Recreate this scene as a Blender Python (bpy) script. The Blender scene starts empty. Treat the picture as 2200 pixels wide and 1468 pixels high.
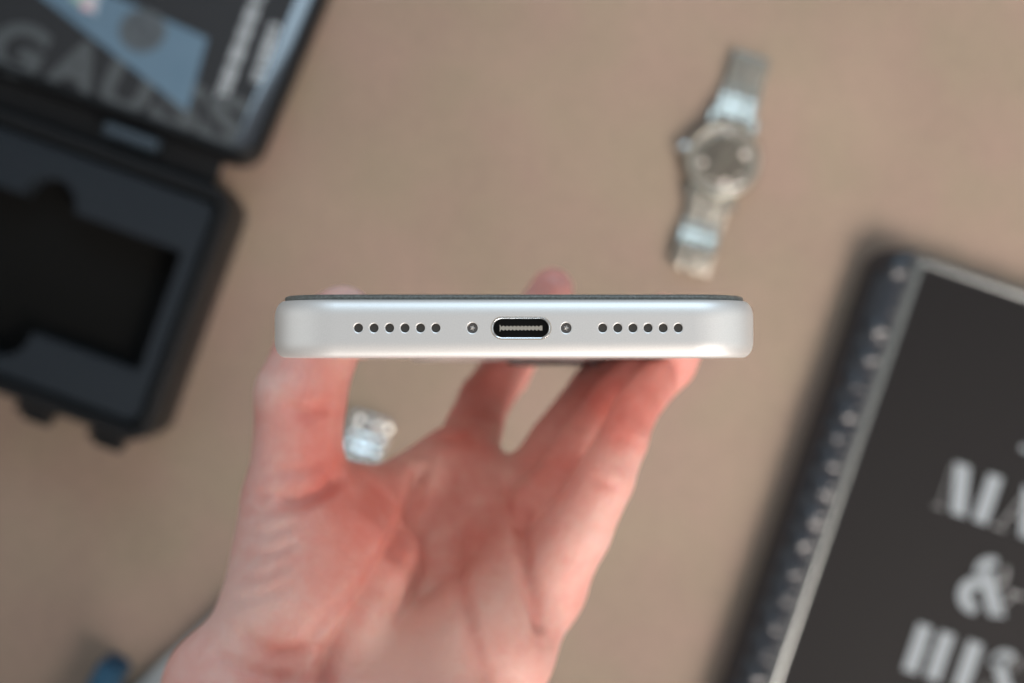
import bpy, bmesh, math, random
import numpy as np
from mathutils import Vector, Matrix

random.seed(7)
rng = np.random.default_rng(7)
S = bpy.context.scene
C = S.collection
R = math.radians
MM = 0.001

# ------------------------------------------------------------------ camera, light
HC = 0.720                      # camera height over the table
F = 3055.6                      # 50 mm lens on 36 mm, in pixels of the 2200 px photograph
cam = bpy.data.cameras.new('camera')
cam.lens = 50; cam.sensor_width = 36
cam.clip_start = 0.01; cam.clip_end = 20
cam.dof.use_dof = True
cam.dof.focus_distance = 0.2183
cam.dof.aperture_fstop = 13.6
co = bpy.data.objects.new('camera', cam); C.objects.link(co)
co.location = (0, 0, HC)
S.camera = co
S.view_settings.view_transform = 'Standard'
S.view_settings.look = 'None'
S.view_settings.exposure = 0.0
S.view_settings.gamma = 1.0
S.cycles.use_denoising = True
S.cycles.max_bounces = 8

W = bpy.data.worlds.new('World'); S.world = W; W.use_nodes = True
bg = W.node_tree.nodes['Background']
bg.inputs[0].default_value = (1.0, 0.985, 0.97, 1); bg.inputs[1].default_value = 0.34

def area(name, loc, target, sx, sy, power, col, spread=180):
    l = bpy.data.lights.new(name, 'AREA'); l.shape = 'RECTANGLE'
    l.size = sx; l.size_y = sy; l.energy = power; l.color = col
    l.spread = R(spread)
    o = bpy.data.objects.new(name, l); C.objects.link(o)
    o.location = loc
    d = Vector(target) - Vector(loc)
    o.rotation_euler = d.to_track_quat('-Z', 'Y').to_euler()
    return o
area('window_light', (0.30, 1.45, 1.35), (0.05, 0.0, 0.1), 1.1, 0.9, 13.5, (0.60, 0.82, 1.0))
area('side_window_light', (-1.6, 0.12, 1.15), (0.0, 0.0, 0.5), 1.4, 2.0, 4.6, (0.94, 1.0, 1.0))
area('far_window_light', (1.6, 0.12, 1.15), (0.0, 0.0, 0.5), 1.4, 2.0, 4.2, (0.88, 0.99, 1.0))
area('warm_light', (0.84, -0.58, 0.84), (0.40, -0.05, 0.0), 0.9, 0.9, 4.2, (1.0, 0.89, 0.80), 36)
area('hand_fill_light', (0.42, -1.25, 0.62), (-0.02, -0.04, 0.38), 0.8, 0.5, 1.5, (1.0, 0.95, 0.90), 60)  # added fill without a source of its own, brightens the palm

# ------------------------------------------------------------------ helpers
def P(px, py, D):
    """point seen at a pixel of the photograph at distance D (m) below the camera"""
    return Vector(((px-1100)/F*D, (734-py)/F*D, HC-D))

def link(name, me, mat=None, parent=None, smooth=True, ang=35):
    o = bpy.data.objects.new(name, me); C.objects.link(o)
    if mat: me.materials.append(mat)
    if smooth:
        me.shade_smooth()
        try: me.set_sharp_from_angle(angle=R(ang))
        except Exception: pass
    if parent: o.parent = parent
    return o

def obj(name, bm, mat=None, parent=None, smooth=True, ang=35):
    bmesh.ops.recalc_face_normals(bm, faces=bm.faces)
    me = bpy.data.meshes.new(name); bm.to_mesh(me); bm.free()
    return link(name, me, mat, parent, smooth, ang)

def thing(name, label, cat, M=None, group=None):
    o = bpy.data.objects.new(name, None); C.objects.link(o)
    o.empty_display_size = 0.01
    if M is not None: o.matrix_world = M
    o['label'] = label; o['category'] = cat
    if group: o['group'] = group
    return o

def rr(a, b, r, n=8, sup=0.0):
    """rounded rectangle loop, half sizes a, b"""
    r = max(min(r, a-1e-6, b-1e-6), 1e-6)
    pts = []
    for cx, cy, t0 in ((a-r, b-r, 0), (-a+r, b-r, 90), (-a+r, -b+r, 180), (a-r, -b+r, 270)):
        arc = [(cx+r*math.cos(R(t0+90*k/n)), cy+r*math.sin(R(t0+90*k/n))) for k in range(n+1)]
        if sup:
            t = R(t0); arc.insert(0, (arc[0][0]+sup*math.sin(t), arc[0][1]-sup*math.cos(t)))
            t = R(t0+90); arc.append((arc[-1][0]-sup*math.sin(t), arc[-1][1]+sup*math.cos(t)))
        pts += arc
    return pts

def loft(bm, loops, cap0=True, cap1=True):
    rows = [[bm.verts.new(p) for p in lp] for lp in loops]
    n = len(rows[0])
    for i in range(len(rows)-1):
        for k in range(n):
            bm.faces.new((rows[i][k], rows[i][(k+1) % n], rows[i+1][(k+1) % n], rows[i+1][k]))
    if cap0: bm.faces.new(rows[0][::-1])
    if cap1: bm.faces.new(rows[-1])
    return bm

def slab(bm, a, b, r, prof, n=8, sup=0.0, cap0=True, cap1=True, off=(0, 0)):
    """loft of a rounded rectangle through (inset, height) steps"""
    return loft(bm, [[(x+off[0], y+off[1], z) for x, y in rr(a-i, b-i, max(r-i, 0.0002), n, sup)] for i, z in prof], cap0, cap1)

def lathe(bm, prof, n=32, cap0=True, cap1=True, M=Matrix()):
    return loft(bm, [[M @ Vector((r*math.cos(2*math.pi*k/n), r*math.sin(2*math.pi*k/n), z)) for k in range(n)] for r, z in prof], cap0, cap1)

def box(bm, sx, sy, sz, M=Matrix(), bev=0.0):
    t = bmesh.new()
    bmesh.ops.create_cube(t, size=1, matrix=Matrix.Diagonal((sx, sy, sz, 1)))
    if bev: bmesh.ops.bevel(t, geom=t.edges, offset=bev, segments=3, affect='EDGES', profile=0.5)
    t.transform(M)
    me = bpy.data.meshes.new('tmp'); t.to_mesh(me); t.free(); bm.from_mesh(me); bpy.data.meshes.remove(me)
    return bm

def prism(bm, poly, z0, z1, M=Matrix()):
    loft(bm, [[M @ Vector((x, y, z0)) for x, y in poly], [M @ Vector((x, y, z1)) for x, y in poly]])
    return bm

def boolean(o, cut, op='DIFFERENCE'):
    m = o.modifiers.new('b', 'BOOLEAN'); m.object = cut; m.operation = op; m.solver = 'EXACT'
    dg = bpy.context.evaluated_depsgraph_get(); dg.update()
    me = bpy.data.meshes.new_from_object(o.evaluated_get(dg))
    o.modifiers.clear(); old = o.data; o.data = me; me.name = o.name
    bpy.data.meshes.remove(old)
    cm = cut.data; bpy.data.objects.remove(cut); bpy.data.meshes.remove(cm)
    return o

def frame(origin, ex, ey):
    ex = Vector(ex).normalized(); ez = ex.cross(Vector(ey)).normalized(); ey = ez.cross(ex)
    M = Matrix.Identity(4)
    for i, v in enumerate((ex, ey, ez)):
        for j in range(3): M[j][i] = v[j]
    for j in range(3): M[j][3] = origin[j]
    return M

# ------------------------------------------------------------------ materials
def mat(name, col, rough=0.5, metal=0.0, spec=0.5, noise=None, bump=None, coat=0.0, sss=None, scale_obj=True):
    """noise=(scale, second colour, detail, low, high); bump=(scale, strength, distance)"""
    m = bpy.data.materials.new(name); m.use_nodes = True
    N = m.node_tree.nodes; L = m.node_tree.links; b = N['Principled BSDF']
    b.inputs['Base Color'].default_value = (*col, 1)
    b.inputs['Roughness'].default_value = rough; b.inputs['Metallic'].default_value = metal
    b.inputs['Specular IOR Level'].default_value = spec
    b.inputs['Coat Weight'].default_value = coat; b.inputs['Coat Roughness'].default_value = 0.08
    tc = N.new('ShaderNodeTexCoord')
    if noise:
        n = N.new('ShaderNodeTexNoise'); n.inputs['Scale'].default_value = noise[0]; n.inputs['Detail'].default_value = noise[2]
        r = N.new('ShaderNodeValToRGB')
        r.color_ramp.elements[0].position = noise[3]; r.color_ramp.elements[1].position = noise[4]
        r.color_ramp.elements[0].color = (*col, 1); r.color_ramp.elements[1].color = (*noise[1], 1)
        L.new(tc.outputs['Object'], n.inputs['Vector']); L.new(n.outputs['Fac'], r.inputs['Fac']); L.new(r.outputs['Color'], b.inputs['Base Color'])
    if bump:
        n2 = N.new('ShaderNodeTexNoise'); n2.inputs['Scale'].default_value = bump[0]; n2.inputs['Detail'].default_value = 3
        bn = N.new('ShaderNodeBump'); bn.inputs['Strength'].default_value = bump[1]; bn.inputs['Distance'].default_value = bump[2]
        L.new(tc.outputs['Object'], n2.inputs['Vector']); L.new(n2.outputs['Fac'], bn.inputs['Height']); L.new(bn.outputs['Normal'], b.inputs['Normal'])
    return m

M_alu = mat('anodised_aluminium', (0.84, 0.82, 0.80), 0.50, 0.64, noise=(5200, (0.88, 0.86, 0.84), 2, 0.35, 0.65), bump=(9000, 0.10, 0.00004))
M_chamfer = mat('polished_aluminium', (0.88, 0.89, 0.9), 0.16, 1.0)
M_gold = mat('gasket_tan', (0.46, 0.36, 0.25), 0.45)
M_glass = mat('front_glass_dark', (0.105, 0.112, 0.102), 0.28, 0.0, 0.4, noise=(2600, (0.20, 0.21, 0.20), 3, 0.40, 0.74))
M_portblack = mat('port_black', (0.006, 0.006, 0.006), 0.45)
M_tongue = mat('port_tongue_beige', (0.42, 0.385, 0.33), 0.4, 0.0)
M_screw = mat('screw_steel', (0.17, 0.16, 0.155), 0.35, 0.7)
M_screwlite = mat('screw_recess_bright', (0.62, 0.58, 0.54), 0.3, 0.8)
M_lens = mat('lens_black', (0.01, 0.01, 0.012), 0.08, 0, 0.5, coat=1)
M_backglass = mat('phone_back_pale', (0.72, 0.68, 0.66), 0.4)

def mesh_mat():
    m = mat('speaker_mesh_weave', (0.05, 0.048, 0.045), 0.5, 0.5)
    N = m.node_tree.nodes; L = m.node_tree.links; b = N['Principled BSDF']
    tc = N.new('ShaderNodeTexCoord'); ck = N.new('ShaderNodeTexWave'); ck.inputs['Scale'].default_value = 2300; ck.bands_direction = 'DIAGONAL'
    r = N.new('ShaderNodeValToRGB'); r.color_ramp.elements[0].color = (0.035, 0.033, 0.030, 1); r.color_ramp.elements[1].color = (0.13, 0.12, 0.11, 1)
    L.new(tc.outputs['Object'], ck.inputs['Vector']); L.new(ck.outputs['Fac'], r.inputs['Fac']); L.new(r.outputs['Color'], b.inputs['Base Color'])
    return m
M_mesh = mesh_mat()

def table_mat():
    m = mat('taupe_table_leather', (0.28, 0.21, 0.165), 0.6, 0, 0.35)
    N = m.node_tree.nodes; L = m.node_tree.links; b = N['Principled BSDF']
    tc = N.new('ShaderNodeTexCoord')
    def noise(sc, det, rough=0.5):
        n = N.new('ShaderNodeTexNoise'); n.inputs['Scale'].default_value = sc; n.inputs['Detail'].default_value = det; n.inputs['Roughness'].default_value = rough
        L.new(tc.outputs['Object'], n.inputs['Vector']); return n
    n1, n2, n3 = noise(17, 3), noise(160, 4, 0.6), noise(1100, 3)
    r = N.new('ShaderNodeValToRGB'); r.color_ramp.elements[0].position = 0.36; r.color_ramp.elements[1].position = 0.64
    r.color_ramp.elements[0].color = (0.216, 0.166, 0.121, 1); r.color_ramp.elements[1].color = (0.228, 0.161, 0.126, 1)
    L.new(n1.outputs['Fac'], r.inputs['Fac'])
    sm = N.new('ShaderNodeMath'); sm.operation = 'MULTIPLY_ADD'; sm.inputs[1].default_value = 0.28; sm.inputs[2].default_value = 0.76
    L.new(n2.outputs['Fac'], sm.inputs[0])
    s3 = N.new('ShaderNodeMath'); s3.operation = 'MULTIPLY_ADD'; s3.inputs[1].default_value = 0.30; L.new(n3.outputs['Fac'], s3.inputs[0])
    s3.inputs[2].default_value = -0.05
    n5 = noise(6.5, 3, 0.55); s5 = N.new('ShaderNodeMath'); s5.operation = 'MULTIPLY_ADD'; s5.inputs[1].default_value = 0.5; s5.inputs[2].default_value = -0.29
    L.new(n5.outputs['Fac'], s5.inputs[0]); s6 = N.new('ShaderNodeMath'); s6.operation = 'ADD'; L.new(s5.outputs[0], s6.inputs[0]); L.new(s3.outputs[0], s6.inputs[1]); s3 = s6
    ad = N.new('ShaderNodeMath'); ad.operation = 'ADD'; L.new(sm.outputs[0], ad.inputs[0]); L.new(s3.outputs[0], ad.inputs[1])
    mx = N.new('ShaderNodeVectorMath'); mx.operation = 'SCALE'; L.new(r.outputs['Color'], mx.inputs[0]); L.new(ad.outputs[0], mx.inputs['Scale'])
    L.new(mx.outputs['Vector'], b.inputs['Base Color'])
    v = N.new('ShaderNodeTexVoronoi'); v.inputs['Scale'].default_value = 600; L.new(tc.outputs['Object'], v.inputs['Vector'])
    bn = N.new('ShaderNodeBump'); bn.inputs['Strength'].default_value = 0.35; bn.inputs['Distance'].default_value = 0.0004
    L.new(v.outputs['Distance'], bn.inputs['Height']); L.new(bn.outputs['Normal'], b.inputs['Normal'])
    return m
M_table = table_mat()
M_case = mat('case_black_plastic', (0.005, 0.0055, 0.0065), 0.42, 0, 0.2, bump=(1500, 0.2, 0.0002))
M_lidrim = mat('lid_glossy_rim', (0.014, 0.018, 0.026), 0.12, 0, 0.8, coat=1.0)
M_hinge = mat('hinge_blue_reflection', (0.02, 0.032, 0.045), 0.3, 0, 0.6)  # blue reflection on the knuckles put into the base colour
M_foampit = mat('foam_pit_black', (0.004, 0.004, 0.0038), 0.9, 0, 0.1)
M_card = mat('card_charcoal', (0.017, 0.017, 0.0185), 0.55, 0, 0.25)
M_cardletter = mat('card_letter_grey', (0.062, 0.068, 0.071), 0.55, 0, 0.25)
M_bluehaze = mat('haze_blue_grey', (0.078, 0.132, 0.185), 0.5, 0, 0.4, noise=(60, (0.090, 0.145, 0.20), 2, 0.3, 0.7))  # blue of the hazy lid reflection, held as base colour
M_emblem = mat('emblem_grey', (0.065, 0.075, 0.082), 0.5, 0, 0.4)
M_emblemdark = mat('emblem_dark_grey', (0.05, 0.055, 0.062), 0.5, 0, 0.4)
M_print = mat('print_pale_grey', (0.40, 0.43, 0.45), 0.55)
M_stgreen = mat('sticker_green', (0.20, 0.36, 0.24), 0.4)
M_stpink = mat('sticker_pink', (0.48, 0.34, 0.36), 0.4)
M_stwhite = mat('sticker_white', (0.34, 0.38, 0.42), 0.4)

def foam_mat():
    m = mat('foam_dotted', (0.010, 0.012, 0.015), 0.8, 0, 0.2)
    N = m.node_tree.nodes; L = m.node_tree.links; b = N['Principled BSDF']
    tc = N.new('ShaderNodeTexCoord'); v = N.new('ShaderNodeTexVoronoi'); v.inputs['Scale'].default_value = 340; v.inputs['Randomness'].default_value = 0.25
    r = N.new('ShaderNodeValToRGB'); r.color_ramp.elements[0].position = 0.12; r.color_ramp.elements[1].position = 0.4
    r.color_ramp.elements[0].color = (0.002, 0.0025, 0.003, 1); r.color_ramp.elements[1].color = (0.0105, 0.0145, 0.0195, 1)
    bn = N.new('ShaderNodeBump'); bn.inputs['Strength'].default_value = 0.5; bn.inputs['Distance'].default_value = 0.0006
    L.new(tc.outputs['Object'], v.inputs['Vector']); L.new(v.outputs['Distance'], r.inputs['Fac']); L.new(r.outputs['Color'], b.inputs['Base Color'])
    L.new(v.outputs['Distance'], bn.inputs['Height']); L.new(bn.outputs['Normal'], b.inputs['Normal'])
    return m
M_foam = foam_mat()

M_bookpanel = mat('book_cover_charcoal', (0.0065, 0.006, 0.0067), 0.5, 0, 0.12, bump=(2500, 0.06, 0.0001))
M_bookborder = mat('book_border_grey', (0.19, 0.20, 0.20), 0.22, 0.85, 0.6)
M_bookspine = mat('book_spine_navy', (0.011, 0.014, 0.020), 0.24, 0, 0.6, bump=(700, 0.4, 0.0005))
M_pages = mat('book_pages', (0.62, 0.58, 0.50), 0.8)
M_bookletter = mat('book_letter_white', (0.215, 0.24, 0.26), 0.5, 0, 0.2)
M_bookfaint = mat('book_letter_hairline', (0.13, 0.135, 0.14), 0.5)

M_steel = mat('brushed_steel', (0.43, 0.415, 0.37), 0.25, 1.0)
M_bezel = mat('satin_steel_bezel', (0.40, 0.385, 0.34), 0.36, 0.8)
M_steelpol = mat('polished_steel', (0.72, 0.72, 0.70), 0.14, 1.0)
M_dial = mat('dial_dark_taupe', (0.10, 0.09, 0.072), 0.45, 0.1)
M_dialring = mat('dial_ring_grey', (0.20, 0.19, 0.165), 0.45, 0.2)
M_marker = mat('dial_marker_cream', (0.98, 0.90, 0.83), 0.2, 0.0)
def crystal_mat():
    m = bpy.data.materials.new('watch_crystal'); m.use_nodes = True
    N = m.node_tree.nodes; L = m.node_tree.links; N.remove(N['Principled BSDF'])
    fr = N.new('ShaderNodeFresnel'); fr.inputs['IOR'].default_value = 1.35
    tr = N.new('ShaderNodeBsdfTransparent'); gl = N.new('ShaderNodeBsdfGlossy'); gl.inputs['Roughness'].default_value = 0.03
    mx = N.new('ShaderNodeMixShader'); L.new(fr.outputs[0], mx.inputs[0]); L.new(tr.outputs[0], mx.inputs[1]); L.new(gl.outputs[0], mx.inputs[2])
    L.new(mx.outputs[0], N['Material Output'].inputs['Surface'])
    return m
M_crystal = crystal_mat()
M_bluegrip = mat('blue_grip_plastic', (0.005, 0.045, 0.09), 0.55, 0, 0.4)
M_toolsteel = mat('tool_steel_grey', (0.42, 0.45, 0.47), 0.3, 0.9)
M_nail = mat('fingernail_pink', (0.62, 0.36, 0.30), 0.35, 0, 0.5)

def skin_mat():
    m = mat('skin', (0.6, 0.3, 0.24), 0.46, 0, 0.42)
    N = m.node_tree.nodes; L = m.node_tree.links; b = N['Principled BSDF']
    tc = N.new('ShaderNodeTexCoord'); at = N.new('ShaderNodeAttribute'); at.attribute_name = 'redness_shade'
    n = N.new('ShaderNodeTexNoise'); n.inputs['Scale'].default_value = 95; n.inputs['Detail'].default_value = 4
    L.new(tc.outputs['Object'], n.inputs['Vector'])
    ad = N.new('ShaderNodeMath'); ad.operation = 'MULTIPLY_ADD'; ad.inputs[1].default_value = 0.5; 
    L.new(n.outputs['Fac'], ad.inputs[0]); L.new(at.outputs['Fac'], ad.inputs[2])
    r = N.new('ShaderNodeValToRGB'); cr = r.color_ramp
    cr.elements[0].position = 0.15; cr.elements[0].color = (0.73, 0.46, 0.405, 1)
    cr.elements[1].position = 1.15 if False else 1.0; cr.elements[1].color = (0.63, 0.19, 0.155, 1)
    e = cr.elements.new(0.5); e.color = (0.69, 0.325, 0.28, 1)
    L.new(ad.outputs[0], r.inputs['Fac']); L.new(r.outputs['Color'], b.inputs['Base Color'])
    b.inputs['Subsurface Weight'].default_value = 0.25
    b.inputs['Subsurface Radius'].default_value = (1.0, 0.28, 0.14); b.inputs['Subsurface Scale'].default_value = 0.004
    # pores, fine skin lines and small creases as relief
    def vor(sc, rnd, st):
        mp = N.new('ShaderNodeMapping'); mp.inputs['Scale'].default_value = st; L.new(tc.outputs['Object'], mp.inputs['Vector'])
        v = N.new('ShaderNodeTexVoronoi'); v.feature = 'DISTANCE_TO_EDGE'; v.inputs['Scale'].default_value = sc; v.inputs['Randomness'].default_value = rnd
        L.new(mp.outputs['Vector'], v.inputs['Vector'])
        c = N.new('ShaderNodeMath'); c.operation = 'MINIMUM'; c.inputs[1].default_value = 0.12; L.new(v.outputs['Distance'], c.inputs[0]); return c
    va, vb = vor(300, 1, (0.8, 0.5, 0.8)), vor(650, 1, (1, 1, 1))
    n2 = N.new('ShaderNodeTexNoise'); n2.inputs['Scale'].default_value = 1600; n2.inputs['Detail'].default_value = 3; L.new(tc.outputs['Object'], n2.inputs['Vector'])
    def bump(hgt, st, dist, prev=None):
        bn = N.new('ShaderNodeBump'); bn.inputs['Strength'].default_value = st; bn.inputs['Distance'].default_value = dist
        L.new(hgt, bn.inputs['Height'])
        if prev: L.new(prev.outputs['Normal'], bn.inputs['Normal'])
        return bn
    b1 = bump(va.outputs[0], 0.22, 0.0022); b2 = bump(vb.outputs[0], 0.4, 0.0012, b1); b3 = bump(n2.outputs['Fac'], 0.3, 0.0003, b2)
    L.new(b3.outputs['Normal'], b.inputs['Normal'])
    # finer mottling on top of the large tones
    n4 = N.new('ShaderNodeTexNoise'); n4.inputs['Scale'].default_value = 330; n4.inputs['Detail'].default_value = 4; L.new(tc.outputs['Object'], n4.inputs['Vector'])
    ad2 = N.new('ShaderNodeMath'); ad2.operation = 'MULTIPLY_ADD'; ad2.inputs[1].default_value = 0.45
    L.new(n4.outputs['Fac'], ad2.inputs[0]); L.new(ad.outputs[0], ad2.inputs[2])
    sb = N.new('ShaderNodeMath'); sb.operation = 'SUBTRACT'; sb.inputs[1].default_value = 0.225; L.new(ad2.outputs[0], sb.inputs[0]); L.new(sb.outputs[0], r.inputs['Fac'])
    return m
M_skin = skin_mat()

# ------------------------------------------------------------------ the table
bm = bmesh.new()
bmesh.ops.create_grid(bm, x_segments=8, y_segments=8, size=1.6)
t = obj('table_top', bm, M_table); t['kind'] = 'structure'

# ------------------------------------------------------------------ the phone
ZP = HC - 0.218
PX = (1104.5-1100)/F*0.218       # centre of the phone in x
phone = thing('smartphone', 'silver smartphone held upright with its charging port end towards the camera', 'phone',
              Matrix.Translation((PX, 0, ZP)) @ Matrix.Rotation(R(-0.6), 4, 'X'))
HB, HT = -2.50*MM, 6.5*MM       # back and front of the frame
PL = 0.153; PA = 38.3*MM
def ph(loop, h):                  # plan loop (x, v) at thickness h -> phone local
    return [(x, h, -(v+PL/2)) for x, v in loop]
prof = []
nt = 9
rt, rb = 2.6*MM, 2.5*MM           # fillets, front and back
for k in range(nt+1):
    a = R(90*k/nt); prof.append((rb*(1-math.sin(a))*0.72, HB+rb*(1-math.cos(a))))
prof.append((0, HB+rb+0.25*MM)); prof.append((0, HT-rt-0.25*MM))
for k in range(nt+1):
    a = R(90*k/nt); prof.append((rt*(1-math.cos(a))*0.62, HT-rt+rt*math.sin(a)))
bm = bmesh.new()
loft(bm, [ph(rr(PA-i, PL/2-i, 10.5*MM-i, 14, 0.25*MM), h) for i, h in prof])
body = obj('metal_frame', bm, M_alu, phone)
# cutters
def px2x(px): return (px-1104.5)/F*0.218
YH = (734-705)/F*0.218
cut = bmesh.new()
Mface = lambda x, y: Matrix.Translation((x, y, 0))
holes = [px2x(v) for v in (770, 803.5, 837, 870, 903.5, 936.5)] + [px2x(v) for v in (1295, 1327.5, 1360, 1392.5, 1425, 1457.5)]
for x in holes:
    r = 0.69*MM
    lathe(cut, [(r, -1.2*MM), (r, -0.09*MM), (r+0.15*MM, 0.0), (r+0.48*MM, 0.2*MM)], 28, M=Mface(x, YH))
screws = [px2x(1015), px2x(1216.5)]
for x in screws:
    r = 0.82*MM
    lathe(cut, [(r, -1.2*MM), (r, -0.09*MM), (r+0.15*MM, 0.0), (r+0.48*MM, 0.2*MM)], 32, M=Mface(x, YH))
PXC = px2x(1119.5)
def pill(a, b, z, n=14): return [(x+PXC, y+YH+0.0*MM, z) for x, y in rr(a, b, b, n)]
loft(cut, [pill(4.62*MM, 1.74*MM, -3.0*MM), pill(4.62*MM, 1.74*MM, 0.2*MM)])
cuto = obj('cutter', cut, None, phone, False)
bpy.context.view_layer.update()
boolean(body, cuto)
body.data.shade_smooth(); body.data.set_sharp_from_angle(angle=R(28))
# front glass
bm = bmesh.new()
gp = [(0.15, 0.0), (0.0, 0.16), (0.0, 0.44), (0.10, 0.62), (0.4, 0.77), (0.9, 0.84), (1.6, 0.86)]
loft(bm, [ph(rr(PA-(1.55+i)*MM, PL/2-(1.55+i)*MM, (9.2-i)*MM, 14), HT+(h-0.02)*MM) for i, h in gp])
obj('front_glass', bm, M_glass, phone)
bm = bmesh.new()
loft(bm, [ph(rr(PA-i*MM, PL/2-(i+2)*MM, (10.5-i)*MM, 12), HB-h*MM) for i, h in ((3.0, -0.05), (3.0, 0.01), (3.2, 0.03))])
obj('back_cover', bm, M_backglass, phone)
# speaker grilles
for x in holes:
    bm = bmesh.new()
    lathe(bm, [(0.70*MM, -0.42*MM), (0.70*MM, -0.34*MM)], 24, M=Mface(x, YH))
    obj('speaker_mesh', bm, M_mesh, phone)
# pentalobe screws
for i, x in enumerate(screws):
    bm = bmesh.new()
    lathe(bm, [(0.83*MM, -0.9*MM), (0.83*MM, -0.42*MM), (0.70*MM, -0.34*MM), (0.5*MM, -0.31*MM)], 28, M=Mface(x, YH))
    sc = obj('screw', bm, M_screw, phone)
    bm = bmesh.new()
    st = []
    for k in range(40):
        a = 2*math.pi*k/40 + (0.5 if i else 0.2)
        st.append(((0.30+0.13*math.cos(5*a))*MM*math.cos(a), (0.30+0.13*math.cos(5*a))*MM*math.sin(a)))
    loft(bm, [[(p[0]*s+x, p[1]*s+YH, z*MM) for p in st] for s, z in ((1, -0.32), (1.0, -0.295), (0.55, -0.27), (0.2, -0.30))])
    obj('screw_socket', bm, M_screwlite, sc)
# port: gasket line, polished rim, dark cavity, tongue with contacts
def ringloft(name, m, loops, par):
    bm = bmesh.new(); rows = [[bm.verts.new(p) for p in l] for l in loops]; n = len(rows[0])
    for i in range(len(rows)-1):
        for k in range(n): bm.faces.new((rows[i][k], rows[i][(k+1) % n], rows[i+1][(k+1) % n], rows[i+1][k]))
    bmesh.ops.recalc_face_normals(bm, faces=bm.faces)
    return obj(name, bm, m, par, ang=50)
port = ringloft('charging_port', M_chamfer, [pill(4.58*MM, 1.70*MM, -2.2*MM), pill(4.58*MM, 1.70*MM, 0.015*MM), pill(4.50*MM, 1.62*MM, 0.05*MM), pill(4.40*MM, 1.52*MM, 0.02*MM),
    pill(4.28*MM, 1.41*MM, -0.10*MM), pill(4.22*MM, 1.37*MM, -0.30*MM), pill(4.20*MM, 1.36*MM, -0.5*MM)], phone)
ringloft('port_gasket', M_gold, [pill(4.66*MM, 1.78*MM, -0.3*MM), pill(4.66*MM, 1.78*MM, 0.012*MM), pill(4.58*MM, 1.70*MM, 0.012*MM), pill(4.58*MM, 1.70*MM, -0.3*MM)], port)
bm = bmesh.new()
loft(bm, [pill(4.21*MM, 1.37*MM, -0.42*MM), pill(4.21*MM, 1.37*MM, -2.6*MM)], False, True)
obj('port_cavity', bm, M_portblack, port)
bm = bmesh.new()
tp = []; n = 120; hw = 3.28*MM
for k in range(n+1):
    x = -hw+2*hw*k/n; e = abs(x)/hw
    h = 0.30 + 0.085*math.cos(2*math.pi*k/n*11.5) + (0.16*(e-0.93)/0.07 if e > 0.93 else 0)
    tp.append((x, h*MM))
lo = [(x, -h) for x, h in tp[::-1]]
tp = tp+lo
prism(bm, [(x+PXC, y+YH) for x, y in tp], -2.4*MM, -0.55*MM)
tongue = obj('port_tongue', bm, M_tongue, port, ang=20)
# camera bump on the back near the far end
bm = bmesh.new()
def bl(a, b, r, h): return [(x-1.2*MM, HB-0.14*MM-h, -(0.128+v)) for x, v in rr(a, b, r, 10)]
loft(bm, [bl(23.5*MM, 9*MM, 9*MM, 0), bl(23.5*MM, 9*MM, 9*MM, 0.45*MM), bl(22.9*MM, 8.4*MM, 8.4*MM, 0.75*MM)])
bump = obj('camera_bump', bm, M_backglass, phone)
for x in (6, 16):
    bm = bmesh.new()
    lathe(bm, [(6.2*MM, 0), (6.2*MM, 1.0*MM), (5.6*MM, 1.25*MM), (4.6*MM, 1.1*MM), (1*MM, 1.15*MM)], 32,
          M=Matrix.Translation((x*MM-1.2*MM, HB-0.8*MM, -0.128)) @ Matrix.Rotation(R(90), 4, 'X'))
    obj('camera_lens', bm, M_lens, bump)

# ------------------------------------------------------------------ the hand: one signed distance field, one mesh
def J(px, py, Dmm, r): return (np.array(P(px, py, Dmm*MM))*1000, r)
def chain(*js): return [(js[i], js[i+1]) for i in range(len(js)-1)]
thumb = chain(J(652, 1320, 292, 15), J(634, 1075, 300, 10.8), J(640, 965, 301, 9.3), J(646, 850, 302, 9.7), J(672, 775, 303, 8.8), J(735, 682, 304, 7.0))
index = chain(J(988, 1015, 345, 8.8), J(1018, 920, 360, 7.2), J(1042, 858, 371, 6.8), J(1084, 800, 380, 6.7), J(1134, 712, 386, 6.6), J(1186, 622, 384, 5.9))
middle = chain(J(1128, 1080, 340, 9.0), J(1208, 958, 347, 8.2), J(1290, 845, 351, 7.8), J(1372, 750, 350, 7.2), J(1425, 690, 346, 6.4))
ring = chain(J(1180, 1110, 328, 9.5), J(1270, 965, 334, 8.3), J(1340, 865, 336, 7.8), J(1430, 772, 332, 7.4), J(1466, 715, 330, 6.4))
little = chain(J(1170, 1262, 311, 8.4), J(1238, 1140, 309, 7.7), J(1298, 1030, 308, 6.5), J(1338, 945, 310, 5.5), J(1362, 886, 314, 5.0), J(1408, 822, 323, 5.2))
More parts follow.
